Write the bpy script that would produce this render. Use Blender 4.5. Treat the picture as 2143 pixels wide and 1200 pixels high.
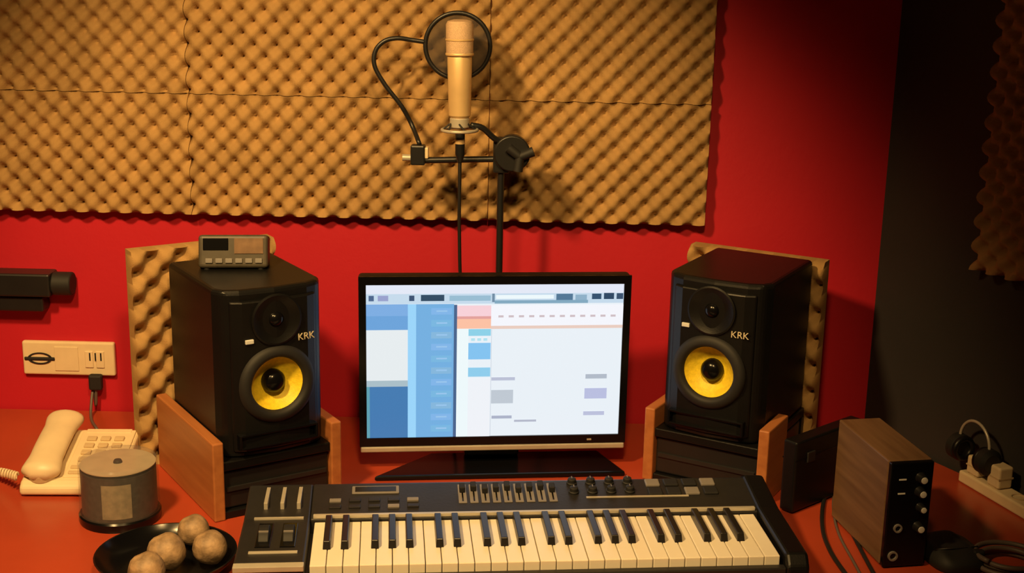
import bpy, bmesh, math, random
from mathutils import Vector, Matrix
random.seed(7)
for o in list(bpy.data.objects): bpy.data.objects.remove(o, do_unlink=True)
S = bpy.context.scene
C = S.collection
R = math.radians

# ------------------------------------------------------------------ camera
F = 2818.3; YAW = -0.0079164; PITCH = 0.252581; ROLL = 0.0207963; CAMZ = 1.62
cf = Vector((math.sin(YAW)*math.cos(PITCH), math.cos(YAW)*math.cos(PITCH), -math.sin(PITCH)))
cr0 = Vector((math.cos(YAW), -math.sin(YAW), 0)); cu0 = cr0.cross(cf)
cr = math.cos(ROLL)*cr0 + math.sin(ROLL)*cu0; cu = -math.sin(ROLL)*cr0 + math.cos(ROLL)*cu0
camd = bpy.data.cameras.new('camera'); cam = bpy.data.objects.new('camera', camd); C.objects.link(cam)
camd.sensor_fit = 'HORIZONTAL'; camd.sensor_width = 36; camd.lens = F/2143*36; camd.clip_start = 0.02
M = Matrix((cr, cu, -cf)).transposed().to_4x4(); M.translation = Vector((0, 0, CAMZ)); cam.matrix_world = M
S.camera = cam
CAM = Vector((0, 0, CAMZ))
def ray(x, y): return cf + cr*((x-1071.5)/F) + cu*((600-y)/F)
def onz(x, y, z):
    d = ray(x, y); return CAM + d*((z-CAMZ)/d.z)
def ony(x, y, Y):
    d = ray(x, y); return CAM + d*(Y/d.y)

# ------------------------------------------------------------------ world, lamps, exposure
S.view_settings.view_transform = 'Standard'; S.view_settings.look = 'None'
S.view_settings.exposure = 0.0; S.view_settings.gamma = 1.0; S.view_settings.use_curve_mapping = False
w = bpy.data.worlds.new('room_air'); S.world = w; w.use_nodes = True
bg = w.node_tree.nodes['Background']; bg.inputs[0].default_value = (0.9, 0.75, 0.6, 1); bg.inputs[1].default_value = 0.004
WARM = (1.0, 0.62, 0.225)
def spot(name, loc, target, watts, size, blend, radius, col=WARM):
    l = bpy.data.lights.new(name, 'SPOT'); l.energy = watts; l.color = col; l.spot_size = R(size); l.spot_blend = blend; l.shadow_soft_size = radius
    o = bpy.data.objects.new(name, l); C.objects.link(o); o.location = loc
    o.rotation_euler = (Vector(target)-Vector(loc)).to_track_quat('-Z', 'Y').to_euler(); return o
spot('ceiling_spotlight', (-0.85, 0.95, 2.42), (-0.27, 2.36, 0.70), 180, 58, 0.62, 0.09)
spot('ceiling_spotlight', (0.02, 0.50, 2.45), (-0.31, 2.34, 0.68), 115, 52, 0.65, 0.09)
pl = bpy.data.lights.new('fill_light', 'POINT'); pl.energy = 3; pl.color = WARM; pl.shadow_soft_size = 0.15  # weak fill light added out of frame to lift the dark areas
po = bpy.data.objects.new('fill_light', pl); C.objects.link(po); po.location = (-1.3, 0.3, 2.4)

# ------------------------------------------------------------------ materials
def s2l(c):
    f = lambda v: (v/12.92 if v <= .04045 else ((v+.055)/1.055)**2.4)
    return tuple(f(v/255) for v in c)
MATS = {}
def mat(name, col, rough=.5, metal=0, var=.12, scale=30, bump=0, bscale=200, coat=0, alpha=1, trans=0, spec=.5):
    if name in MATS: return MATS[name]
    m = bpy.data.materials.new(name); m.use_nodes = True; nt = m.node_tree; b = nt.nodes['Principled BSDF']
    tc = nt.nodes.new('ShaderNodeTexCoord')
    if var:
        n = nt.nodes.new('ShaderNodeTexNoise'); n.inputs['Scale'].default_value = scale; n.inputs['Detail'].default_value = 4
        nt.links.new(tc.outputs['Object'], n.inputs['Vector'])
        r = nt.nodes.new('ShaderNodeValToRGB'); r.color_ramp.elements[0].position = .3; r.color_ramp.elements[1].position = .7
        r.color_ramp.elements[0].color = (*[v*(1-var) for v in col], 1); r.color_ramp.elements[1].color = (*[min(1, v*(1+var)) for v in col], 1)
        nt.links.new(n.outputs['Fac'], r.inputs[0]); nt.links.new(r.outputs[0], b.inputs['Base Color'])
    else: b.inputs['Base Color'].default_value = (*col, 1)
    if bump:
        n2 = nt.nodes.new('ShaderNodeTexNoise'); n2.inputs['Scale'].default_value = bscale; n2.inputs['Detail'].default_value = 3
        nt.links.new(tc.outputs['Object'], n2.inputs['Vector'])
        bp = nt.nodes.new('ShaderNodeBump'); bp.inputs['Strength'].default_value = bump; bp.inputs['Distance'].default_value = .002
        nt.links.new(n2.outputs['Fac'], bp.inputs['Height']); nt.links.new(bp.outputs[0], b.inputs['Normal'])
    b.inputs['Roughness'].default_value = rough; b.inputs['Metallic'].default_value = metal
    b.inputs['Coat Weight'].default_value = coat; b.inputs['Alpha'].default_value = alpha
    b.inputs['Transmission Weight'].default_value = trans; b.inputs['Specular IOR Level'].default_value = spec
    MATS[name] = m; return m
def wood(name, a, b_, rough=.45, axis=1):
    m = bpy.data.materials.new(name); m.use_nodes = True; nt = m.node_tree; b = nt.nodes['Principled BSDF']
    tc = nt.nodes.new('ShaderNodeTexCoord'); mp = nt.nodes.new('ShaderNodeMapping')
    sc = [40, 40, 40]; sc[axis] = 3; mp.inputs['Scale'].default_value = sc
    n = nt.nodes.new('ShaderNodeTexNoise'); n.inputs['Scale'].default_value = 1.5; n.inputs['Detail'].default_value = 6
    r = nt.nodes.new('ShaderNodeValToRGB'); r.color_ramp.elements[0].position = .3; r.color_ramp.elements[1].position = .72
    r.color_ramp.elements[0].color = (*a, 1); r.color_ramp.elements[1].color = (*b_, 1)
    nt.links.new(tc.outputs['Object'], mp.inputs[0]); nt.links.new(mp.outputs[0], n.inputs['Vector']); nt.links.new(n.outputs['Fac'], r.inputs[0])
    nt.links.new(r.outputs[0], b.inputs['Base Color']); b.inputs['Roughness'].default_value = rough; MATS[name] = m; return m
RED = mat('red_wall_paint', (.49, .009, .024), .55, var=.05, scale=4, bump=.15, bscale=90)
GREY = mat('charcoal_wall_paint', (.024, .022, .024), .7, var=.1, scale=5, bump=.15, bscale=90)
CEIL = mat('ceiling_paint', (.30, .27, .24), .8)
FLOORM = mat('dark_carpet', (.05, .03, .03), .9, bump=.5)
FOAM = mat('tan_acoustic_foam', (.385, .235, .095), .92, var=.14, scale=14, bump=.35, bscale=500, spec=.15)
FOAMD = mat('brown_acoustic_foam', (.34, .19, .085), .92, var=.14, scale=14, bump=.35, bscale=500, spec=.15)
DESKM = mat('red_orange_laminate', (.40, .056, .022), .30, var=.10, scale=6)
WOODR = wood('orange_veneer', (.34, .115, .036), (.46, .175, .058), .42, 1)
WOODB = wood('brown_veneer', (.13, .070, .036), (.22, .125, .066), .45, 1)
BLK = mat('black_vinyl', (.0045, .0045, .005), .40, var=.1, bump=.08, bscale=400, spec=.35)
BLKG = mat('black_gloss', (.004, .004, .005), .20, var=0, spec=.3)
BLKR = mat('black_rubber', (.010, .010, .011), .65, var=.1)
BLKM = mat('black_metal', (.012, .012, .013), .38, metal=.0, var=.1)
YEL = mat('yellow_cone_weave', (.85, .64, .03), .5, var=.12, scale=160, bump=.3, bscale=600)
GOLD = mat('silver_text_paint', (.62, .55, .40), .4, var=0)
WHT = mat('white_print', (.66, .68, .68), .5, var=0)
KEYW = mat('white_key_plastic', (.80, .74, .64), .32, var=.03)
KEYB = mat('black_key_plastic', (.012, .010, .010), .35, var=0)
KBG = mat('graphite_plastic', (.016, .015, .016), .45, var=.1, bump=.1)
KBL = mat('grey_plastic', (.20, .185, .18), .45, var=.06)
SILV = mat('brushed_silver', (.52, .48, .41), .36, metal=.3, var=.06)
CREAM = mat('cream_plastic', (.74, .60, .40), .42, var=.05)
CREAMD = mat('cream_keycap_plastic', (.58, .44, .27), .45, var=.05)
CHAMP = mat('champagne_metal', (.74, .52, .26), .42, metal=.35, var=.05)
GRILLE = mat('champagne_mesh', (.66, .46, .30), .5, metal=.3, var=.25, scale=900, bump=.6, bscale=1200)
DISC = mat('optical_disc_plastic', (.60, .50, .37), .32, metal=.15, var=.08, scale=40)
DISCS = mat('disc_stack_edge', (.055, .05, .048), .35, metal=.2, var=.3, scale=120)
TAN = mat('mottled_tan_skin', (.32, .21, .12), .6, var=.45, scale=60, bump=.5, bscale=150)
CABLE = mat('black_cable_rubber', (.012, .011, .011), .5, var=0)
CABG = mat('grey_cable_rubber', (.12, .09, .08), .5, var=0)
CHROME = mat('chrome', (.7, .68, .64), .2, metal=1, var=0)
OLIVE = mat('olive_grey_case', (.065, .055, .040), .5, var=.15, scale=60)
GLASSC = mat('smoked_clear_plastic', (.20, .20, .20), .12, var=0, alpha=.22)
MESHF = mat('nylon_pop_mesh', (.035, .028, .024), .8, var=.2, scale=900, alpha=.76)

# ------------------------------------------------------------------ mesh helpers
def bx(bm, x0, x1, y0, y1, z0, z1, M=None):
    vs = [bm.verts.new(v) for v in [(x0,y0,z0),(x1,y0,z0),(x1,y1,z0),(x0,y1,z0),(x0,y0,z1),(x1,y0,z1),(x1,y1,z1),(x0,y1,z1)]]
    if M:
        for v in vs: v.co = M @ v.co
    for f in [(3,2,1,0),(4,5,6,7),(0,1,5,4),(1,2,6,5),(2,3,7,6),(3,0,4,7)]: bm.faces.new([vs[i] for i in f])
    return vs
def prism(bm, pts, z0, z1, M=None):
    n = len(pts); a = [bm.verts.new((p[0], p[1], z0)) for p in pts]; b = [bm.verts.new((p[0], p[1], z1)) for p in pts]
    if M:
        for v in a+b: v.co = M @ v.co
    bm.faces.new(a[::-1]); bm.faces.new(b)
    for i in range(n): bm.faces.new([a[i], a[(i+1) % n], b[(i+1) % n], b[i]])
def lathe(bm, prof, seg=32, M=None, cap=True):
    rings = []
    for r, z in prof:
        ring = [bm.verts.new((r*math.cos(2*math.pi*i/seg), r*math.sin(2*math.pi*i/seg), z)) for i in range(seg)]
        if M:
            for v in ring: v.co = M @ v.co
        rings.append(ring)
    for a, b in zip(rings, rings[1:]):
        for i in range(seg): bm.faces.new([a[i], a[(i+1) % seg], b[(i+1) % seg], b[i]])
    if cap:
        bm.faces.new(rings[0][::-1]); bm.faces.new(rings[-1])
def smoothpts(pts, n=8):
    P = [Vector(p) for p in pts]; P = [P[0]*2-P[1]] + P + [P[-1]*2-P[-2]]; out = []
    for i in range(1, len(P)-2):
        for k in range(n):
            t = k/n; a, b, c, d = P[i-1:i+3]
            out.append(.5*((2*b)+(c-a)*t+(2*a-5*b+4*c-d)*t*t+(3*b-a-3*c+d)*t**3))
    out.append(P[-2]); return out
def tube(bm, pts, r, seg=10, rs=None, closed=False):
    P = [Vector(p) for p in pts]; n = len(P); rings = []; up = Vector((0, 0, 1))
    for i in range(n):
        if closed: t = P[(i+1) % n]-P[i-1]
        else: t = P[min(i+1, n-1)]-P[max(i-1, 0)]
        t.normalize()
        if i == 0:
            a = t.cross(up if abs(t.z) < .95 else Vector((1, 0, 0))).normalized()
        else: a = (a - t*a.dot(t)).normalized()
        b = t.cross(a); rr = rs[i] if rs else r
        rings.append([bm.verts.new(P[i]+(a*math.cos(2*math.pi*k/seg)+b*math.sin(2*math.pi*k/seg))*rr) for k in range(seg)])
    pairs = list(zip(rings, rings[1:])) + ([(rings[-1], rings[0])] if closed else [])
    for p, q in pairs:
        for k in range(seg): bm.faces.new([p[k], p[(k+1) % seg], q[(k+1) % seg], q[k]])
    if not closed: bm.faces.new(rings[0][::-1]); bm.faces.new(rings[-1])
def frame(o, axis):
    z = Vector(axis).normalized(); x = z.cross(Vector((0, 0, 1)) if abs(z.z) < .9 else Vector((1, 0, 0))).normalized(); y = z.cross(x)
    m = Matrix((x, y, z)).transposed().to_4x4(); m.translation = Vector(o); return m
def cyl(bm, a, b, r0, r1=None, seg=20):
    a = Vector(a); b = Vector(b); lathe(bm, [(r0, 0), (r1 if r1 is not None else r0, (b-a).length)], seg, frame(a, b-a))
def obj(name, bm, m, parent=None, smooth=False, bevel=0, bseg=2):
    bmesh.ops.recalc_face_normals(bm, faces=bm.faces)
    me = bpy.data.meshes.new(name); bm.to_mesh(me); bm.free(); me.materials.append(m)
    o = bpy.data.objects.new(name, me); C.objects.link(o)
    if parent: o.parent = parent
    if smooth:
        for p in me.polygons: p.use_smooth = True
        if smooth is not True: me.set_sharp_from_angle(angle=R(smooth))
    if bevel:
        md = o.modifiers.new('bevel', 'BEVEL'); md.width = bevel; md.segments = bseg; md.limit_method = 'ANGLE'; md.angle_limit = R(35)
    return o
def B(): return bmesh.new()
def box(name, d, m, parent=None, bevel=0, M=None, bseg=2):
    bm = B(); bx(bm, *d, M=M); return obj(name, bm, m, parent, bevel=bevel, bseg=bseg)
def tag(o, label, cat, group=None):
    o['label'] = label; o['category'] = cat
    if group: o['group'] = group
    return o
def thing(name, label, cat, loc, rz=0, group=None):
    o = bpy.data.objects.new(name, None); C.objects.link(o); o.location = loc; o.rotation_euler = (0, 0, rz); o.empty_display_size = .05
    return tag(o, label, cat, group)
def struct(o): o['kind'] = 'structure'; return o
def text(name, s, size, m, parent, M, ext=.0006, align='CENTER'):
    cu_ = bpy.data.curves.new(name, 'FONT'); cu_.body = s; cu_.size = size; cu_.extrude = ext; cu_.align_x = align; cu_.align_y = 'CENTER'
    t = bpy.data.objects.new(name+'_tmp', cu_); C.objects.link(t)
    me = bpy.data.meshes.new_from_object(t); bpy.data.objects.remove(t, do_unlink=True)
    me.name = name; me.materials.clear(); me.materials.append(m); me.transform(M)
    o = bpy.data.objects.new(name, me); C.objects.link(o); o.parent = parent; return o
FRONT = Matrix.Rotation(R(90), 4, 'X')        # text / discs that face -Y

# ------------------------------------------------------------------ the room
WY = 2.55                                       # red back wall
CX = 0.690                                      # its corner with the splayed charcoal wall
wd = Vector((.5, -.866, 0)); wn = Vector((-.866, -.5, 0))
WR = Vector((CX, WY, 0)) + wd*3.2
HT = 2.7
struct(box('floor', (-2.4, 2.6, -1.6, 2.75, -.05, 0), FLOORM))
struct(box('ceiling', (-2.4, 2.6, -1.6, 2.75, HT, HT+.05), CEIL))
struct(box('wall_back', (-2.3, CX+.06, WY, WY+.1, 0, HT), RED))
bm = B(); a = Vector((CX, WY, 0)); prism(bm, [(a.x, a.y), (WR.x, WR.y), (WR.x+.0866, WR.y+.05), (a.x+.0866, a.y+.05)], 0, HT)
struct(obj('wall_right', bm, GREY))
struct(box('wall_left', (-2.4, -2.3, -1.6, 2.75, 0, HT), RED))
struct(box('wall_front', (-2.4, 2.6, -1.7, -1.6, 0, HT), GREY))

# ------------------------------------------------------------------ acoustic foam
def foam(name, wdt, hgt, px_, pz_, base, amp, loc, rz, m, label, n=8, ph=(0, 0), group='egg crate foam sheets'):
    nx = max(2, round(wdt/px_*n)); nz = max(2, round(hgt/pz_*n)); V = []; Fc = []
    for j in range(nz+1):
        for i in range(nx+1):
            x = wdt*i/nx; z = hgt*j/nz
            c = math.cos(2*math.pi*(x/px_+ph[0]))*math.cos(2*math.pi*(z/pz_+ph[1]))
            c = 2*max(0, (1+c)/2)**.40-1            # broad bumps, narrow deep pits
            V.append((x, -(base+amp*c), z))
    k = nx+1; idx = lambda i, j: j*k+i
    for j in range(nz):
        for i in range(nx): Fc.append((idx(i, j), idx(i+1, j), idx(i+1, j+1), idx(i, j+1)))
    rim = [idx(i, 0) for i in range(nx)]+[idx(nx, j) for j in range(nz)]+[idx(i, nz) for i in range(nx, 0, -1)]+[idx(0, j) for j in range(nz, 0, -1)]
    o0 = len(V)
    for r_ in rim: V.append((V[r_][0], 0, V[r_][2]))
    q = len(rim)
    for i in range(q): Fc.append((rim[i], o0+i, o0+(i+1) % q, rim[(i+1) % q]))
    Fc.append(tuple(range(o0, o0+q)))
    me = bpy.data.meshes.new(name); me.from_pydata(V, [], Fc); me.materials.append(m)
    for p in me.polygons: p.use_smooth = True
    me.set_sharp_from_angle(angle=R(70))
    o = bpy.data.objects.new(name, me); C.objects.link(o); o.location = loc; o.rotation_euler = (0, 0, rz)
    return tag(o, label, 'acoustic foam', group)
PX, PZ = .0414, .0432
FB, FA = .020, .0170
fy = WY-.0005
xl, xa, xb, xr = -1.215, -.634, -.0685, .346
zb, zs, zt = 1.098, 1.328, 1.90
g = .0012
foam('acoustic_foam', xa-xl-g, zs-zb-g, PX, PZ, FB, FA, (xl, fy, zb), 0, FOAM, 'tan egg crate foam sheet directly above the black wall bar', ph=(.1, .15))
foam('acoustic_foam', xb-xa-g, zs-zb-g, PX, PZ, FB, FA, (xa, fy, zb), 0, FOAM, 'tan egg crate foam sheet behind the gooseneck clamp, above the left speaker', ph=(.0, .15))
foam('acoustic_foam', xr-xb-g, zs-zb-g, PX, PZ, FB, FA, (xb, fy, zb), 0, FOAM, 'tan egg crate foam sheet with the shadow of the microphone stand on it', ph=(.3, .15))
foam('acoustic_foam', xa-xl-g, zt-zs, PX, PZ, FB, FA, (xl, fy, zs), 0, FOAM, 'tan egg crate foam sheet at the upper left corner of the picture', ph=(.05, .4))
foam('acoustic_foam', xb-xa-g, zt-zs, PX, PZ, FB, FA, (xa, fy, zs), 0, FOAM, 'tan egg crate foam sheet left of and behind the microphone head, upper row', ph=(.0, .4))
foam('acoustic_foam', xr-xb-g, zt-zs, PX, PZ, FB, FA, (xb, fy, zs), 0, FOAM, 'tan egg crate foam sheet right of the microphone, upper row, ending at bare red wall', ph=(.2, .4))
# sheet on the splayed charcoal wall
def on_right(x, y):
    d = ray(x, y); t = (Vector((CX, WY, 0))-CAM).dot(wn)/d.dot(wn); return CAM+d*t
q = on_right(2058, 560); rzr = math.atan2(wd.y, wd.x)
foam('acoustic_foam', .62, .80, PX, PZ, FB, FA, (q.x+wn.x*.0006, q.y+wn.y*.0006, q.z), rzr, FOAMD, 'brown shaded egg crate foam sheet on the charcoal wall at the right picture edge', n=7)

# ------------------------------------------------------------------ desk
DZ = .686
t = thing('desk', 'red orange studio desk carrying the keyboard, speakers and telephone', 'desk', (0, 2.0, 0))
e = Vector((CX, WY, 0)); fx = lambda Y: CX + .5*(WY-Y)/.866
bm = B(); prism(bm, [(-1.45, 1.58-2), (fx(1.58)-.01, 1.58-2), (fx(WY-.004)-.008, WY-.004-2), (-1.45, WY-.004-2)], DZ-.032, DZ)
obj('tabletop', bm, DESKM, t, bevel=.003)
for x, y in ((-1.38, -.36), (1.1, -.36), (-1.38, .48), (.62, .48)): box('leg', (x-.025, x+.025, y-.025, y+.025, 0, DZ-.032), BLKM, t, bevel=.003)
box('modesty_panel', (-1.3, .58, .43, .448, .25, DZ-.032), DESKM, t)

# ------------------------------------------------------------------ speaker risers, speakers, pads
RH = .136
SH = .100
def riser(loc, rz, label, wd_, D, DP):
    t = thing('speaker_riser', label, 'speaker stand', loc, rz, 'wood sided speaker risers')
    h = wd_/2; th = .019
    box('side_panel', (-h, -h+th, 0, DP, 0, RH), WOODR, t, bevel=.0025)
    box('side_panel', (h-th, h, 0, DP, 0, RH), WOODR, t, bevel=.0025)
    box('top_shelf', (-h+th, h-th, .004, D, SH-.016, SH), BLK, t, bevel=.002)
    box('bottom_shelf', (-h+th, h-th, .004, D, 0, .014), BLK, t, bevel=.002)
    box('back_panel', (-h+th, h-th, D-.012, D, .014, SH-.016), BLK, t)
    f = box('rack_unit', (-h+th+.001, h-th-.001, .012, D-.02, .015, SH-.018), BLKM, t, bevel=.003)
    box('face_strip', (-h+th+.006, h-th-.006, .008, .0125, .046, .053), KBG, f)
    return t
def cut(o, M, r, depth):
    bm = B(); lathe(bm, [(r, -depth), (r, .05)], 48, M); bmesh.ops.recalc_face_normals(bm, faces=bm.faces)
    me = bpy.data.meshes.new('cutter'); bm.to_mesh(me); bm.free(); c = bpy.data.objects.new('cutter', me); C.objects.link(c)
    md = o.modifiers.new('cut', 'BOOLEAN'); md.object = c; md.operation = 'DIFFERENCE'; md.solver = 'EXACT'
    p = o.parent; o.parent = None; bpy.context.view_layer.update()
    me2 = bpy.data.meshes.new_from_object(o.evaluated_get(bpy.context.evaluated_depsgraph_get()))
    o.modifiers.clear(); o.data = me2; o.parent = p; bpy.data.objects.remove(c, do_unlink=True)
def speaker(loc, rz, label):
    t = thing('studio_monitor_speaker', label, 'speaker', loc, rz, 'black studio speakers with yellow cones')
    H, D, h = .284, .246, .0935
    plan = [(-h, .034), (-h+.010, .014), (-.058, .003), (0, -.002), (.058, .003), (h-.010, .014), (h, .034), (h, D), (-h, D)]
    bm = B(); prism(bm, plan, 0, H); cab = obj('cabinet', bm, BLK, t, bevel=.008, bseg=3)
    bm = B(); prism(bm, [(-.074, .006), (-.056, -.003), (0, -.007), (.056, -.003), (.074, .006), (.074, .012), (-.074, .012)], .012, H-.018)
    baf = obj('baffle', bm, BLK, t, bevel=.003)
    wz = .122; Y0 = -.008
    W = Matrix.Translation((0, Y0, wz)) @ FRONT            # local +z of the lathe -> -Y
    cut(cab, W, .054, .034); cut(baf, W, .054, .034)
    bm = B(); lathe(bm, [(.0450, -.004), (.0475, .004), (.0535, .006), (.0595, .004), (.064, .0015), (.066, -.004)], 48, W, cap=False)
    sur = obj('woofer_surround', bm, BLKR, t, smooth=True)
    bm = B(); lathe(bm, [(.0460, -.002), (.0440, -.006), (.031, -.018), (.018, -.026), (.0005, -.027)], 48, W, cap=False)
    con = obj('woofer_cone', bm, YEL, t, smooth=True)
    bm = B(); lathe(bm, [(.0200, -.026), (.0196, -.016), (.0165, -.0095), (.010, -.0055), (.0005, -.004)], 28, W, cap=False)
    obj('dust_cap', bm, BLKG, con, smooth=True)
    tz = .232
    T = Matrix.Translation((0, -.0075, tz)) @ FRONT
    bm = B(); lathe(bm, [(.043, .000), (.043, .002), (.040, .003), (.030, -.001), (.018, -.003), (.0005, -.003)], 36, T, cap=False)
    tw = obj('tweeter_waveguide', bm, BLK, t, smooth=35)
    bm = B(); lathe(bm, [(.013, -.004), (.0125, .0), (.009, .004), (.004, .006), (.0003, .0063)], 24, T, cap=False)
    obj('tweeter_dome', bm, BLKG, tw, smooth=True)
    bm = B(); bx(bm, -.066, .066, -.010, .004, .018, .021); bx(bm, -.066, .066, -.010, .004, .040, .0435)
    bx(bm, -.069, -.065, -.010, .004, .018, .0435); bx(bm, .065, .069, -.010, .004, .018, .0435); obj('port_slot', bm, BLKG, t, bevel=.001)
    text('logo', 'KRK', .0165, GOLD, t, Matrix.Translation((.052, -.0056, .196)) @ Matrix.Rotation(R(6), 4, 'Z') @ FRONT)
    box('power_led', (-.053, -.039, -.0075, -.003, .196, .203), WHT, t, bevel=.001)
    return t
PADS = dict(px_=.052, pz_=.0515, base=.024, amp=.0200, n=12)
def frame_at(corner, width, ang):
    a = R(ang); ex = Vector((math.cos(a), math.sin(a), 0)); ey = Vector((-math.sin(a), math.cos(a), 0))
    return Vector(corner)+ex*(width/2), ex, ey, a
oL, exL, eyL, aL = frame_at((-.493, 2.027, DZ), .228, 33)
oR, exR, eyR, aR = frame_at((.222, 2.258, DZ), .230, -29)
riser(oL, aL, 'orange veneered speaker riser beside the telephone and disc spindle', .228, .285, .285)
riser(oR, aR, 'wood sided speaker riser between the computer monitor and the brown cased unit', .230, .256, .10)
speaker(oL+Vector((0, 0, SH))+eyL*.004, aL, 'black studio speaker with small metal device on top, left of the computer monitor')
speaker(oR+Vector((0, 0, SH))+eyR*.004, aR, 'black studio speaker with brightly lit yellow cone right of the computer monitor')
def pad(o, ex, ey, a, D, x0, x1, z0, z1, ph, label):
    p = o+ex*x0+ey*(D+.045)+Vector((0, 0, z0))
    foam('acoustic_foam', x1-x0, z1-z0, loc=p, rz=a, m=FOAM, label=label, ph=ph, group='foam pads behind the speakers', **PADS)
pad(oL, exL, eyL, aL, .285, -.142, .122, .0, .396, (.30, .12), 'small egg crate foam pad standing behind the left speaker, bumps showing at its side')
pad(oR, exR, eyR, aR, .256, -.155, .108, .0, .376, (.1, .1), 'small egg crate foam pad standing behind the right speaker, only its top and corner showing')

# ------------------------------------------------------------------ small device on the left speaker
z0 = DZ+SH+.284
pd = onz(488, 566, z0)
t = thing('small_metal_device', 'small olive grey box device with grille sitting on top of the left speaker', 'device', (pd.x, pd.y, z0), R(6))
box('case', (-.058, .058, 0, .045, .004, .060), OLIVE, t, bevel=.006, M=Matrix.Rotation(R(-14), 4, 'X'), bseg=3)
tm = Matrix.Rotation(R(-14), 4, 'X')
box('display_window', (-.050, -.008, -.002, .001, .034, .054), BLKG, t, bevel=.001, M=tm)
for k in range(6): box('button', (-.046+k*.0165, -.034+k*.0165, -.003, .001, .012, .020), KBL, t, bevel=.001, M=tm)
box('speaker_grille', (.002, .050, -.0015, .001, .028, .054), WOODB, t, M=tm)
for sx in (-.045, .045):
    bm = B(); cyl(bm, (sx, .012, 0), (sx, .012, .012), .006); obj('foot', bm, BLKR, t)

# ------------------------------------------------------------------ computer monitor
MY = 2.285; ma = R(6.5)
mc = ony(1036, 760, MY)
t = thing('computer_monitor', 'black framed widescreen monitor showing a blue and white recording program', 'monitor', (mc.x, MY, DZ), ma)
hw, zb_, zt_ = .2405, .036, .362                       # outer frame, heights over the desk
sw0, sw1, sz0, sz1 = -.2275, .2275, .064, .347
bm = B(); bx(bm, -hw, hw, .004, .035, zb_+.008, zt_); obj('housing', bm, BLK, t, bevel=.006, bseg=3)
bm = B(); bx(bm, -hw, hw, 0, .006, sz1, zt_); bx(bm, -hw, hw, 0, .006, zb_+.012, sz0); bx(bm, -hw, sw0, 0, .006, sz0, sz1); bx(bm, sw1, hw, 0, .006, sz0, sz1)
bz = obj('bezel', bm, BLKG, t)
box('power_light', (.170, .178, -.001, .001, .054, .057), SILV, bz)
box('silver_edge', (-hw+.002, hw-.002, -.003, .012, zb_+.002, zb_+.012), SILV, t, bevel=.002)
box('stand_neck', (-.05, .05, .035, .06, .012, .22), BLKM, t, bevel=.004)
bm = B(); prism(bm, [(-.215, -.045), (.235, -.045), (.200, .062), (-.110, .062)], 0, .010); obj('stand_base', bm, BLKG, t, bevel=.003)
# picture on the screen: flat printed rectangles in one emissive mesh
rects = [(0, 1, 0, 1, (232, 240, 247)), (0, 1, 0, .06, (226, 232, 246)), (0, 1, .06, .125, (196, 218, 236)),
 (.01, .03, .07, .105, (70, 100, 140)), (.045, .085, .07, .105, (150, 160, 205)), (.165, .185, .07, .105, (50, 80, 115)), (.21, .30, .066, .106, (38, 72, 98)),
 (.32, .48, .072, .106, (150, 188, 210)), (.485, .495, .06, .115, (110, 140, 165)), (.50, .725, .07, .095, (236, 248, 252)), (.495, .86, .104, .125, (128, 168, 192)),
 (.735, .80, .064, .104, (78, 118, 150)), (.81, .855, .07, .104, (140, 175, 200)), (.875, .912, .064, .1, (44, 80, 112)), (.922, .962, .06, .1, (36, 70, 100)), (.972, .998, .062, .1, (50, 80, 110)),
 (0, .16, .125, .29, (122, 172, 226)), (0, .16, .2, .29, (104, 162, 218)), (0, .16, .29, .62, (229, 236, 239)), (0, .16, .62, .66, (168, 190, 200)), (0, .16, .66, 1, (62, 122, 178)), (0, .012, .66, 1, (92, 160, 176)),
 (.16, .192, .125, 1, (152, 212, 250)), (.192, .338, .125, 1, (112, 174, 224)), (.338, .350, .13, 1, (66, 98, 140)),
 (.35, .482, .135, .205, (246, 208, 216)), (.35, .482, .205, .222, (226, 160, 156)), (.35, .482, .222, .285, (250, 192, 164)),
 (.482, 1, .135, .285, (243, 245, 252)), (.482, 1, .268, .288, (232, 204, 192)),
 (.35, .395, .285, 1, (236, 248, 251)), (.395, .482, .288, .332, (138, 208, 232)), (.395, .482, .378, .486, (128, 194, 240)), (.395, .482, .54, .60, (140, 204, 236)), (.395, .482, .61, 1, (238, 242, 248)),
 (.484, .486, .29, 1, (200, 208, 220)),
 (.487, .58, .606, .627, (186, 192, 214)), (.487, .574, .69, .78, (190, 200, 211)), (.49, .57, .862, .882, (170, 178, 200)), (.58, .668, .892, .906, (178, 184, 202)),
 (.86, .945, .592, .622, (176, 186, 200)), (.858, .947, .686, .756, (184, 190, 224)), (.856, .94, .842, .868, (186, 192, 220))]
for k in range(11):
    v0 = .15+k*.077; c = [(126, 180, 232), (118, 182, 224), (130, 182, 220)][k % 3]
    rects.append((.250, .330, v0, v0+.042, c)); rects.append((.270, .312, v0+.014, v0+.024, (150, 196, 236)))
for k in range(12): rects.append((.51+k*.04, .53+k*.04, .198, .212, (206, 190, 196)))
for k in range(3): rects.append((.405+.024*k, .420+.024*k, .345, .362, (176, 226, 240)))
V = []; Fc = []; cols = []
for i, (u0, u1, v0, v1, c) in enumerate(rects):
    y = .0035-.00005*i if i else .0036
    X = lambda u: sw0+(sw1-sw0)*u; Zz = lambda v: sz1-(sz1-sz0)*v
    k = len(V); V += [(X(u0), y, Zz(v1)), (X(u1), y, Zz(v1)), (X(u1), y, Zz(v0)), (X(u0), y, Zz(v0))]; Fc.append((k, k+1, k+2, k+3)); cols += [s2l(c)]*4
me = bpy.data.meshes.new('screen'); me.from_pydata(V, [], Fc)
ca = me.color_attributes.new('picture', 'FLOAT_COLOR', 'POINT')
for i, c in enumerate(cols): ca.data[i].color = (*c, 1)
m = bpy.data.materials.new('lit_screen'); m.use_nodes = True; nt = m.node_tree; b = nt.nodes['Principled BSDF']
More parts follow.
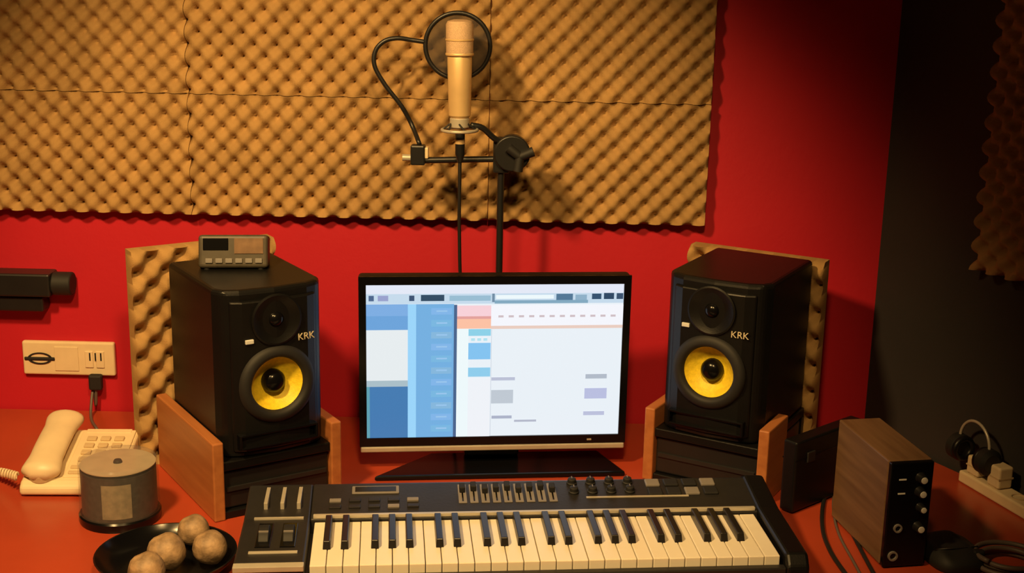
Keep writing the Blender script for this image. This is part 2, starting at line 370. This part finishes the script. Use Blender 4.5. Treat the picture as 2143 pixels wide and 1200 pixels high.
at = nt.nodes.new('ShaderNodeAttribute'); at.attribute_name = 'picture'
b.inputs['Base Color'].default_value = (.01, .01, .01, 1); b.inputs['Roughness'].default_value = .35
nt.links.new(at.outputs['Color'], b.inputs['Emission Color']); b.inputs['Emission Strength'].default_value = 1.0
me.materials.append(m); so = bpy.data.objects.new('screen', me); C.objects.link(so); so.parent = t

# ------------------------------------------------------------------ keyboard
ka = R(5.9)
kb = thing('midi_keyboard', 'black controller keyboard with cream lit white keys in front of the monitor', 'keyboard', (-.29225, 1.73969, DZ), ka)
KT = .070; W1 = .0235; NW = 29
# chassis: tray under the keys, raised control panel behind, wheel block at left, end cap at right
box('key_tray', (-.106, .716, -.016, .262, .006, .050), KBG, kb, bevel=.004)
for x in (-.09, .70):
    for y in (.02, .23):
        bm = B(); cyl(bm, (x, y, 0), (x, y, .008), .012); obj('foot', bm, BLKR, kb)
bm = B(); pr = [(.150, .046), (.150, .073), (.158, .077), (.245, .090), (.262, .084), (.264, .046)]
Mx = Matrix(((0, 0, 1, 0), (1, 0, 0, 0), (0, 1, 0, 0), (0, 0, 0, 1)))
prism(bm, pr, -.006, .690, Mx); cp = obj('control_panel', bm, KBG, kb, bevel=.002)
bm = B(); prism(bm, [(-.012, .040), (-.012, .068), (.004, .0755), (.150, .076), (.245, .090), (.262, .084), (.264, .040)], -.106, -.0065, Mx); wb = obj('wheel_block', bm, KBG, kb, bevel=.003)
bm = B(); prism(bm, [(-.018, .012), (-.018, .058), (-.004, .076), (.150, .080), (.245, .094), (.266, .086), (.268, .012)], .687, .722, Mx); obj('end_cap', bm, BLK, kb, bevel=.006, bseg=3)
box('front_lip', (-.0065, .687, -.016, -.002, .046, .058), KBG, kb, bevel=.002)
box('trim_strip', (-.002, .684, .1505, .158, .074, .0795), SILV, kb, bevel=.001)
# white keys (three cut shapes would be hidden; one shape shared) and black keys
bm = B(); bx(bm, .0005, W1-.0006, 0, .148, .052, KT); wk = obj('white_key', bm, KEYW, kb, bevel=.0012)
for i in range(1, NW):
    o = wk.copy(); C.objects.link(o); o.parent = kb; o.location = (i*W1, 0, random.uniform(-.0004, .0003))
bm = B()
vs = bx(bm, -.0062, .0062, .050, .148, KT-.006, KT+.012)
for v in vs:
    if v.co.z > KT: v.co.x *= .78; v.co.y += .006 if v.co.y < .1 else 0
bk = obj('black_key', bm, KEYB, kb, bevel=.0012); first = True
for o8 in range(4):
    for n, dx in ((1, -.0012), (2, .0012), (4, -.0018), (5, 0), (6, .0018)):
        x = (o8*7+n)*W1+dx
        if first: bk.location = (x, 0, 0); first = False; continue
        o = bk.copy(); C.objects.link(o); o.parent = kb; o.location = (x, 0, 0)
# panel details; the panel top rises from z .077 (y .158) to .090 (y .245)
def pz(y): return .077+(y-.158)*(.013/.087)
tilt = math.atan(.013/.087)
def pm(x, y): return Matrix.Translation((x, y, pz(y))) @ Matrix.Rotation(tilt, 4, 'X')
box('display', (-.037, .037, -.011, .011, -.001, .0022), KBL, kb, bevel=.0015, M=pm(.092, .226))
box('display_glass', (-.032, .032, -.007, .007, .002, .0028), BLKG, kb, M=pm(.092, .226))
for i in range(9):
    x = .228+i*.0178
    s = box('fader_plate', (-.0066, .0066, -.028, .026, -.001, .0012), KBL, kb, bevel=.0008, M=pm(x, .212))
    box('fader_slot', (-.0012, .0012, -.024, .022, .0010, .0016), BLKG, s, M=pm(x, .212))
    yy = .008+.004*math.sin(i*2.1)
    box('fader_cap', (-.0045, .0045, yy-.008, yy+.008, .001, .011), BLKR, s, bevel=.0015, M=pm(x, .212))
box('panel_plate', (-.082, .082, -.004, .0, -.001, .0012), SILV, kb, M=pm(.505, .196))
for i in range(8):
    x = .405+(i % 4)*.030; y = .236 if i < 4 else .210
    bm = B(); lathe(bm, [(.0085, 0), (.0085, .003), (.0072, .004), (.0066, .009), (.005, .010)], 20, pm(x, y)); k = obj('knob', bm, BLKR, kb, smooth=35)
    box('pointer', (-.0006, .0006, 0, .0060, .0096, .0106), KBL, k, M=pm(x, y))
for i in range(8):
    x = .535+(i % 4)*.030; y = .232 if i < 4 else .206
    box('drum_pad', (-.0115, .0115, -.010, .010, -.001, .004), KBL if i % 3 == 0 else BLKR, kb, bevel=.0018, M=pm(x, y))
for i in range(10):
    x = .03+(i % 5)*.030; y = .196 if i < 5 else .178
    box('button', (-.009, .009, -.0045, .0045, -.001, .003), KBG if i % 4 else KBL, kb, bevel=.001, M=pm(x, y))
# wheel block details
def wz_(y): return .076+(max(y, .15)-.15)*(.014/.095)
for x in (-.075, -.050, -.025): box('slider_strip', (x-.003, x+.003, .176, .238, .079, .0905), SILV, wb, bevel=.0008, M=Matrix.Translation((0, 0, 0)))
bm = B(); bx(bm, -.090, -.016, .146, .151, .074, .0785); obj('frame_strip', bm, SILV, wb)
for x in (-.070, -.034):
    wl = box('wheel_well', (x-.011, x+.011, .050, .132, .074, .0772), BLKG, wb, bevel=.001)
    bm = B(); cyl(bm, (x-.0075, .092, .060), (x+.0075, .092, .060), .030, seg=36); obj('wheel', bm, BLKR, wl, smooth=35, bevel=.001)
    box('wheel_mark', (x-.0070, x+.0070, .078, .082, .0865, .0882), KBL, wl)
box('silver_lip', (-.088, -.018, .030, .037, .0735, .0775), SILV, wb, bevel=.0008)
box('front_strip', (-.1055, -.007, -.0135, .001, .068, .0765), SILV, wb, bevel=.001)

# ------------------------------------------------------------------ microphone, pop filter, stand, cable
SY = 2.40; MIY = 2.36; PY = 2.435
a = ony(962, 41, MIY); b_ = ony(962, 246, MIY)
ax = (a-b_).normalized(); L = (a-b_).length
t = thing('condenser_microphone', 'champagne coloured condenser microphone in front of the foam wall', 'microphone', b_)
Mm = frame((0, 0, 0), ax)
bm = B(); lathe(bm, [(.016, 0), (.0195, .004), (.0205, L*.30), (.0215, L*.62), (.0205, L*.635)], 32, Mm); obj('body', bm, CHAMP, t, smooth=35)
bm = B(); lathe(bm, [(.0205, L*.635), (.0235, L*.645), (.024, L*.95), (.021, L*.985), (.012, L)], 32, Mm); gr = obj('head_grille', bm, GRILLE, t, smooth=35)
bm = B(); lathe(bm, [(.0243, L*.640), (.0248, L*.645), (.0248, L*.66), (.0243, L*.665)], 32, Mm, cap=False); obj('grille_band', bm, CHAMP, gr, smooth=35)
bm = B(); lathe(bm, [(.0245, L*.790), (.0249, L*.793), (.0249, L*.807), (.0245, L*.81)], 32, Mm, cap=False); obj('grille_band', bm, CHAMP, gr, smooth=35)
bm = B(); lathe(bm, [(.0155, -.018), (.0175, -.016), (.0175, -.002), (.0155, .0)], 28, Mm); sm = obj('mount_ring', bm, SILV, t, smooth=35)
bm = B()
for k in range(6):
    q = 2*math.pi*k/6; cyl(bm, Mm @ Vector((.017*math.cos(q), .017*math.sin(q), -.01)), Mm @ Vector((.030*math.cos(q+.4), .030*math.sin(q+.4), -.022)), .0016, seg=8)
obj('elastic_cord', bm, BLKR, sm)
bm = B(); tube(bm, [Mm @ Vector((.031*math.cos(2*math.pi*k/32), .031*math.sin(2*math.pi*k/32), -.022)) for k in range(32)], .003, 8, closed=True); obj('cradle_ring', bm, SILV, sm, smooth=True)
# pop filter
pc = ony(958, 96, PY); rr = (ony(1026, 96, PY)-pc).length
t = thing('pop_filter', 'round black pop filter on a bent gooseneck behind the microphone head', 'pop filter', pc)
ring = [Vector((rr*math.cos(2*math.pi*k/48), 0, rr*math.sin(2*math.pi*k/48))) for k in range(48)]
bm = B(); tube(bm, ring, .0042, 10, closed=True); obj('hoop', bm, BLKM, t, smooth=True)
bm = B(); bm.faces.new([bm.verts.new(v*.985) for v in ring]); obj('nylon_mesh', bm, MESHF, t)
gp = [(890, 88), (862, 84), (832, 80), (805, 86), (786, 106), (784, 138), (806, 178), (840, 222), (862, 262), (878, 302)]
ys = [PY, PY, PY-.005, PY-.008, PY-.01, PY-.012, PY-.012, PY-.01, PY-.005, SY]
bm = B(); tube(bm, smoothpts([ony(x, y, Y)-pc for (x, y), Y in zip(gp, ys)], 6), .0042, 10); obj('gooseneck', bm, BLKM, t, smooth=True)
cl = ony(875, 326, SY)-pc
k = box('clamp', (cl.x-.013, cl.x+.013, cl.y-.012, cl.y+.012, cl.z-.016, cl.z+.020), BLKM, t, bevel=.003)
bm = B(); cyl(bm, cl+Vector((-.028, 0, -.004)), cl+Vector((-.010, 0, -.004)), .006); obj('clamp_screw', bm, SILV, k, smooth=35)
bm = B(); bx(bm, cl.x+.012, cl.x+.019, cl.y-.009, cl.y+.009, cl.z-.004, cl.z+.016); obj('clamp_jaw', bm, CREAM, k, bevel=.002)
# stand
sp = ony(1048, 372, SY); top = sp.z
t = thing('microphone_stand', 'black microphone stand rising behind the computer monitor', 'microphone stand', (sp.x, SY, DZ))
L0 = lambda x, y, Y=SY: ony(x, y, Y)-Vector((sp.x, SY, DZ))
bm = B(); lathe(bm, [(.044, 0), (.044, .008), (.038, .014), (.012, .020)], 36); obj('base', bm, BLKM, t, smooth=35)
bm = B(); cyl(bm, (0, 0, .015), (0, 0, .20), .0095); obj('lower_tube', bm, BLKM, t, smooth=35)
bm = B(); cyl(bm, (0, 0, .19), (0, 0, top-DZ+.05), .0062); obj('pole', bm, BLKM, t, smooth=35)
c1 = L0(1072, 318)
bm = B(); cyl(bm, c1+Vector((0, -.024, 0)), c1+Vector((0, .018, 0)), .033, .030, 28); ch = obj('clutch', bm, BLKM, t, smooth=35, bevel=.003)
box('clutch_block', (c1.x-.034, c1.x-.004, -.012, .012, c1.z-.038, c1.z+.026), BLKM, t, bevel=.004)
bm = B()
kx = c1+Vector((.014, -.030, -.004))
for q in range(3):
    A = 2*math.pi*q/3+.4; cyl(bm, kx, kx+Vector((.026*math.cos(A), 0, .026*math.sin(A))), .008, .009, 12)
obj('wing_knob', bm, BLKR, ch, smooth=35)
bm = B(); cyl(bm, c1+Vector((.012, 0, -.012)), L0(868, 336), .0058); obj('boom_arm', bm, BLKM, t, smooth=35)
bm = B(); tube(bm, smoothpts([c1+Vector((-.01, -.01, .016)), L0(1035, 290, 2.38), L0(1010, 268, 2.37), L0(985, 262, 2.365)], 5), .0055, 10); obj('mount_arm', bm, BLKM, t, smooth=True)
# cable under the mic
p0 = ony(963, 275, MIY)
t = thing('microphone_cable', 'thin dark cable hanging straight down from the microphone', 'cable', p0)
bm = B(); lathe(bm, [(.0045, -.055), (.007, -.045), (.0085, -.040), (.0085, 0)], 16); obj('plug', bm, BLKM, t, smooth=35)
bm = B(); lathe(bm, [(.0088, -.022), (.0088, -.014)], 16); obj('plug_band', bm, CHAMP, t)
pts = [Vector((0, 0, -.05))]+[ony(x, y, Y)-p0 for x, y, Y in ((962, 370, 2.36), (961, 450, 2.365), (962, 540, 2.37))]
pe = pts[-1]; pts += [pe+Vector((.002, .01, -.12)), Vector((pe.x-.01, pe.y+.01, DZ+.012-p0.z)), Vector((pe.x-.07, pe.y+.02, DZ+.005-p0.z))]
bm = B(); tube(bm, smoothpts(pts, 6), .0032, 8); obj('cord', bm, CABLE, t, smooth=True)

# ------------------------------------------------------------------ telephone
pt = onz(40, 1042, DZ)
t = thing('desk_telephone', 'cream corded desk telephone beside the left speaker riser', 'telephone', pt, R(3))
pw, pdp = .168, .178
prf = [(0, .003), (0, .018), (.012, .026), (pdp-.012, .060), (pdp, .055), (pdp, .003)]
bm = B(); prism(bm, prf, 0, pw, Mx); obj('base', bm, CREAM, t, bevel=.006, bseg=3)
def tz_(y): return .026+(y-.012)*(.034/(pdp-.024))
tt = math.atan(.034/(pdp-.024))
def tm_(x, y): return Matrix.Translation((x, y, tz_(y))) @ Matrix.Rotation(tt, 4, 'X')
box('keypad_plate', (-.047, .047, -.074, .072, -.002, .003), CREAM, t, bevel=.002, M=tm_(.116, .092))
for r_ in range(4):
    for c_ in range(3): box('key', (-.0085, .0085, -.006, .006, .002, .0075), CREAMD, t, bevel=.0015, M=tm_(.092+c_*.024, .068+r_*.021))
for r_ in range(2): box('function_key', (-.040, .040, -.004, .004, .002, .006), CREAMD, t, bevel=.0015, M=tm_(.116, .030+r_*.016))
box('name_strip', (-.040, .040, -.006, .006, .002, .004), CREAM, t, bevel=.001, M=tm_(.116, .158))
# handset: a thick bar with rounded ear and mouth ends
bm = B(); P = []; rs = []
for i in range(31):
    u = i/30; y = .002+u*.190; arch = .013+.006*math.sin(math.pi*u)
    P.append(Vector((.034, y, tz_(y)+arch))); e_ = min(u, 1-u)
    rs.append((.0155 if e_ > .25 else .0155+.003*math.cos(e_/.25*math.pi/2))*min(1, math.sqrt(max(.012, e_)*14)))
tube(bm, P, 0, 24, rs=rs)
for v in bm.verts: v.co.x = .034+(v.co.x-.034)*1.85
hs = obj('handset', bm, CREAM, t, smooth=True)
for y in (.028, .160):
    bm = B(); lathe(bm, [(.021, -.010), (.024, -.006), (.024, .004), (.020, .006)], 24, tm_(.034, y) @ Matrix.Translation((0, 0, .006))); obj('ear_cup', bm, CREAMD, hs, smooth=35)
bm = B(); q0 = Vector((.010, .004, .03)); pts = []
for i in range(170):
    u = i/169; A = u*2*math.pi*17; ctr = Vector((-.004-.115*u, .01+.06*math.sin(u*2.4), .014+.020*(1-u)**2))
    pts.append(ctr+Vector((0, .007*math.cos(A), .007*math.sin(A))))
tube(bm, pts, .0021, 6); obj('coiled_cord', bm, CREAM, t, smooth=True)

# ------------------------------------------------------------------ disc spindle
sp_ = onz(253, 1083, DZ)
t = thing('disc_spindle', 'clear tub spindle of optical discs in front of the telephone', 'disc spindle', sp_)
bm = B(); lathe(bm, [(.0645, 0), (.0655, .003), (.0655, .013), (.063, .016)], 48); obj('base', bm, BLKG, t, smooth=35)
bm = B(); lathe(bm, [(.060, .016), (.060, .090)], 48); obj('disc_stack', bm, DISCS, t, smooth=35)
bm = B(); lathe(bm, [(.0075, .0955), (.0600, .0955), (.0600, .0967), (.0075, .0967)], 48, cap=False); obj('top_disc', bm, DISC, t, smooth=35)
bm = B(); lathe(bm, [(.0070, .090), (.0070, .099), (.0055, .1015)], 20); obj('centre_post', bm, BLKR, t, smooth=35)
bm = B(); lathe(bm, [(.0640, .016), (.0632, .100), (.0605, .1035), (.0005, .1035)], 48, cap=False); obj('cover', bm, GLASSC, t, smooth=35)
bm = B()
for i in range(9):
    A = R(-100+i*5); A2 = R(-100+(i+1)*5)
    f = [bm.verts.new((.0604*math.cos(x), .0604*math.sin(x), z)) for x, z in ((A, .022), (A2, .022), (A2, .080), (A, .080))]; bm.faces.new(f)
obj('paper_label', bm, mat('kraft_paper', (.30, .25, .17), .7, var=.2, scale=90), t)

# ------------------------------------------------------------------ bowl with balls
bc = Vector((-.526, 1.852, DZ))
t = thing('round_bowl', 'black shallow round bowl of tan balls beside the disc spindle', 'bowl', bc)
bm = B(); lathe(bm, [(.060, 0), (.088, .009), (.102, .026), (.105, .032), (.1025, .032), (.098, .026), (.085, .012), (.056, .005), (.0005, .005)], 48, cap=False); obj('shell', bm, BLKG, t, smooth=50)
bm = B(); lathe(bm, [(.042, -.0002), (.055, 0), (.055, .002), (.042, .002)], 32, cap=False); obj('foot_ring', bm, BLKR, t)
for (x, y, z, r_, lab) in ((406, 1110, .029, .0245, 'small tan ball farthest back in the black bowl'), (349, 1156, .030, .0290, 'pale tan ball in the middle of the black bowl'),
        (440, 1146, .030, .0260, 'mottled tan ball nearest the keyboard in the black bowl'), (308, 1194, .029, .0270, 'pale tan ball nearest the bottom picture edge in the black bowl')):
    p = onz(x, y, DZ+z+.008)
    bm = B(); bmesh.ops.create_icosphere(bm, subdivisions=3, radius=r_)
    for v in bm.verts:
        n = v.co.normalized(); v.co *= 1+.03*math.sin(5*n.x+3*n.y)+.02*math.sin(7*n.z+4*n.x)
    o = obj('ball', bm, TAN, smooth=True); o.location = p; tag(o, lab, 'ball', 'tan balls in the bowl')

# ------------------------------------------------------------------ wall socket, cable, black wall bar
pw0 = ony(45, 714, WY-.012); pw1 = ony(242, 788, WY-.012)
cxp = (pw0.x+pw1.x)/2; czp = (pw0.z+pw1.z)/2; hwp = (pw1.x-pw0.x)/2; hhp = (pw0.z-pw1.z)/2
t = thing('wall_socket_plate', 'cream wall plate with round socket and switches on the red wall', 'socket', (cxp, WY, czp))
box('plate', (-hwp, hwp, -.013, 0, -hhp, hhp), CREAM, t, bevel=.004, bseg=3)
bm = B(); lathe(bm, [(.024, 0), (.024, .002), (.020, .002), (.018, -.004), (.0005, -.004)], 32, Matrix.Translation((-hwp*.62, -.0132, 0)) @ FRONT @ Matrix.Scale(.5, 4, (0, 1, 0)), cap=False); rc = obj('socket_well', bm, BLKR, t, smooth=35)
bm = B(); bx(bm, -hwp*.62-.031, -hwp*.62+.031, -.0155, -.011, -.0045, .0025); obj('plug_bar', bm, BLKR, rc, bevel=.002)
box('blank_insert', (-hwp*.30, hwp*.22, -.0150, -.012, -hhp*.72, hhp*.72), CREAM, t, bevel=.001)
for k in range(2): box('switch', (hwp*(.36+.24*k), hwp*(.54+.24*k), -.0155, -.012, -hhp*.50, hhp*.50), CREAM, t, bevel=.0015)
for k in range(3): box('slot', (hwp*(.46+.12*k), hwp*(.49+.12*k), -.0162, -.015, -.002, .014), BLKR, t)
p0 = ony(200, 790, WY-.02)
t = thing('socket_plug', 'dark plug and cord hanging under the cream wall plate', 'plug', p0)
box('plug_body', (-.013, .013, -.008, .008, -.026, .006), BLKR, t, bevel=.004)
bm = B(); tube(bm, smoothpts([(0, 0, -.02), (-.004, .004, -.06), (-.008, .006, DZ+.05-p0.z), (-.004, -.03, DZ+.004-p0.z), (.03, -.10, DZ+.004-p0.z)], 6), .003, 8); obj('cord', bm, CABG, t, smooth=True)
b0 = ony(0, 570, WY-.03); b1 = ony(155, 615, WY-.03)
t = thing('wall_bar', 'black stepped bar fixed to the red wall at the left picture edge', 'wall bracket', (b1.x, WY, b1.z))
box('upper_rail', (-.50, -.040, -.050, 0, -.004, .042), BLKM, t, bevel=.004)
box('lower_rail', (-.50, -.058, -.040, 0, -.036, -.005), BLKM, t, bevel=.004)
bm = B(); cyl(bm, (-.040, -.026, .019), (-.002, -.026, .019), .023, .023, 24); ec = obj('end_knob', bm, BLKR, t, smooth=35, bevel=.003)
bm = B(); cyl(bm, (-.048, -.026, .019), (-.038, -.026, .019), .017, .017, 20); obj('collar', bm, KBG, ec, smooth=35)

# ------------------------------------------------------------------ brown cased unit on its side
fl = onz(1842, 1190, DZ)
t = thing('audio_unit', 'upright brown cased audio unit with black knobbed face beside the keyboard', 'audio unit', fl, R(11))
uw, ud, uh = .072, .19, .176
box('case', (0, uw, .006, ud, .004, uh), WOODB, t, bevel=.0025)
fp = box('front_panel', (.001, uw-.001, -.004, .0065, .003, uh-.001), BLKG, t, bevel=.002)
for x, z, r_ in ((.050, .150, .0076), (.0505, .127, .0076), (.054, .101, .0066), (.053, .069, .0076)):
    bm = B(); lathe(bm, [(r_+.001, 0), (r_, .003), (r_*.9, .012), (r_*.7, .013)], 20, Matrix.Translation((x, -.004, z)) @ FRONT); k = obj('knob', bm, BLKM, fp, smooth=35)
    bm = B(); lathe(bm, [(r_*.7, 0), (r_*.66, .0012), (r_*.3, .0016)], 16, Matrix.Translation((x, -.0168, z)) @ FRONT); obj('knob_cap', bm, WHT, fp, smooth=35)
for x, z in ((.021, .148), (.021, .125)): box('marking', (x-.006, x+.006, -.0046, -.0035, z-.0012, z+.0012), WHT, fp)
bm = B(); lathe(bm, [(.007, 0), (.007, .003), (.0045, .003), (.0045, -.002)], 20, Matrix.Translation((.020, -.004, .068)) @ FRONT, cap=False); obj('jack', bm, KBL, fp, smooth=35)
bm = B(); lathe(bm, [(.008, 0), (.008, .003), (.0052, .003), (.0052, -.002)], 20, Matrix.Translation((.016, -.004, .022)) @ FRONT, cap=False); obj('jack', bm, KBL, fp, smooth=35)
for x in (.012, uw-.012):
    for y in (.02, ud-.02):
        bm = B(); cyl(bm, (x, y, 0), (x, y, .005), .006); obj('foot', bm, BLKR, t)
# slim black case standing between the riser and the unit
t = thing('black_case', 'slim black case standing between the right speaker riser and the brown unit', 'case', (.464, 2.113, DZ), R(42))
box('body', (0, .19, 0, .028, .003, .130), BLK, t, bevel=.004, bseg=3)
box('lid_seam', (.001, .189, -.0006, .0286, .096, .098), BLKG, t)
for x in (.04, .15): box('latch', (x-.010, x+.010, -.003, .001, .088, .106), KBG, t, bevel=.001)
for x in (.02, .17):
    bm = B(); cyl(bm, (x, .014, 0), (x, .014, .004), .007); obj('foot', bm, BLKR, t)
# cables on the desk between keyboard and unit
def deskcable(name, label, pts, r_, m, group=None, z=None):
    P = [onz(x, y, DZ+r_) for x, y in pts]; o0 = P[0].copy(); o0.z = DZ
    bm = B(); tube(bm, smoothpts([p-o0 for p in P], 8), r_, 8); o = obj(name, bm, m, smooth=True); o.location = o0; return tag(o, label, 'cable', group)
deskcable('desk_cable', 'black cable curving down the orange desk nearest the keyboard', [(1735, 1010), (1722, 1060), (1722, 1110), (1738, 1155), (1768, 1200), (1800, 1240)], .0036, CABLE)
deskcable('desk_cable', 'reddish brown cable lying along the foot of the brown unit', [(1752, 1035), (1762, 1075), (1790, 1130), (1822, 1190), (1850, 1240)], .0032, CABLE)
deskcable('desk_cable', 'thin grey cable between the two black cables on the orange desk', [(1745, 1030), (1744, 1070), (1756, 1120), (1788, 1180), (1820, 1240)], .0022, CABG)
# black pouch lying to the right of the unit
q = onz(1985, 1168, DZ)
t = thing('black_pouch', 'low black pouch lying beside the foot of the brown unit', 'pouch', q, R(12))
bm = B(); bmesh.ops.create_uvsphere(bm, u_segments=28, v_segments=16, radius=1)
for v in bm.verts:
    n = v.co.copy(); sx = abs(n.x)**.55*(1 if n.x > 0 else -1); sy = abs(n.y)**.6*(1 if n.y > 0 else -1)
    v.co = Vector((sx*.044, sy*.060, max(n.z, -.35)*.022+.0077+.002*math.sin(9*n.x)*max(n.z, 0)))
obj('body', bm, BLKR, t, smooth=True)
bm = B(); tube(bm, [(-.036, -.02, .0265), (-.012, -.028, .0300), (.012, -.028, .0300), (.036, -.02, .0262)], .0014, 6); obj('zip', bm, KBG, t, smooth=True)
# coiled cable at the lower right corner
q = onz(2110, 1190, DZ)
t = thing('cable_coil', 'coiled dark cable on the desk at the lower right picture corner', 'cable', q)
bm = B(); pts = []
for i in range(150):
    A = i/149*2*math.pi*3.6; rr_ = .046+.006*math.sin(A*.37); pts.append((rr_*math.cos(A), rr_*math.sin(A)*.9, .005+.0085*i/149*2.2))
tube(bm, pts, .0042, 8); obj('coil', bm, CABG, t, smooth=True)
box('cable_tie', (-.058, -.040, -.006, .006, .0, .030), BLKR, t, bevel=.003)

# ------------------------------------------------------------------ power strip, plugs, headphones by the charcoal wall
A0 = onz(2010, 985, DZ+.02); A1 = onz(2143, 1062, DZ+.02)
dr = (A1-A0); dr.z = 0; ln = dr.length+.16; dr.normalize(); ang = math.atan2(dr.y, dr.x)
t = thing('power_strip', 'cream power strip lying along the foot of the charcoal wall', 'power strip', (A0.x, A0.y, DZ), ang)
box('body', (0, ln, -.004, .034, 0, .022), CREAM, t, bevel=.004, bseg=3)
for k in range(5):
    x = .028+k*.055
    bm = B(); lathe(bm, [(.0135, 0), (.0135, .0015), (.0115, .0015), (.0105, -.003), (.0003, -.003)], 20, Matrix.Translation((x, .015, .0222)), cap=False); obj('outlet', bm, CREAMD, t, smooth=35)
plugs = [(.030, .034, 'cream cube plug in the far end of the power strip'), (.086, .040, 'cream cube plug in the middle of the power strip')]
zax = Vector((0, 0, 1)); nr = Vector((-dr.y, dr.x, 0))
for s_, h_, lab in plugs:
    p = A0+dr*s_+nr*.015; p.z = DZ+.0222
    t = thing('cube_plug', lab, 'plug', p, ang, 'plugs in the power strip')
    box('body', (-.016, .016, -.015, .015, .001, h_), CREAM, t, bevel=.004, bseg=3)
    box('side_groove', (-.0165, .0165, -.0155, .0155, h_*.45, h_*.52), CREAMD, t)
# a black equipment bag against the wall, headphones on it
q = onz(2118, 1008, DZ); q = q+wn*.0
t = thing('equipment_bag', 'black soft bag slumped against the charcoal wall behind the power strip', 'bag', (q.x+.052, q.y+.02, DZ), ang)
bm = B(); bmesh.ops.create_uvsphere(bm, u_segments=32, v_segments=18, radius=1)
for v in bm.verts:
    n = v.co.copy(); sg = lambda a: (1 if a > 0 else -1); v.co = Vector((sg(n.x)*abs(n.x)**.5*.105, sg(n.y)*abs(n.y)**.55*.030, max(n.z, -.5)*.052+.026+.004*math.sin(7*n.x+2)*max(0, n.z)))
obj('body', bm, BLKR, t, smooth=True)
bm = B(); tube(bm, smoothpts([(-.05, -.031, .045), (-.04, -.036, .07), (0, -.03, .088), (.04, -.036, .07), (.05, -.031, .045)], 6), .005, 8); obj('handle', bm, BLK, t, smooth=True)
hq = onz(2030, 962, DZ+.03); hc = on_right(2070, 945)
hp = thing('headphones', 'black headphones with a thin metal band leaning on the charcoal wall', 'headphones', (hc.x+wn.x*.045, hc.y+wn.y*.045, DZ), ang)
base_z = .062
bm = B(); pts = [(.040*math.cos(R(a_)), .004, base_z+.020+.040*math.sin(R(a_))) for a_ in range(-10, 191, 8)]; tube(bm, pts, .0028, 8); obj('headband', bm, SILV, hp, smooth=True)
for sx in (-1, 1):
    bm = B(); lathe(bm, [(.020, -.012), (.024, -.008), (.024, .006), (.016, .012)], 28, Matrix.Translation((sx*.040, .004, base_z)) @ Matrix.Rotation(R(90), 4, 'Y')); ec = obj('ear_cup', bm, BLKR, hp, smooth=35)
    bm = B(); tube(bm, [Vector((sx*.040-sx*.012, .004+.018*math.cos(2*math.pi*k/24), base_z+.018*math.sin(2*math.pi*k/24))) for k in range(24)], .006, 8, closed=True); obj('ear_cushion', bm, BLK, ec, smooth=True)
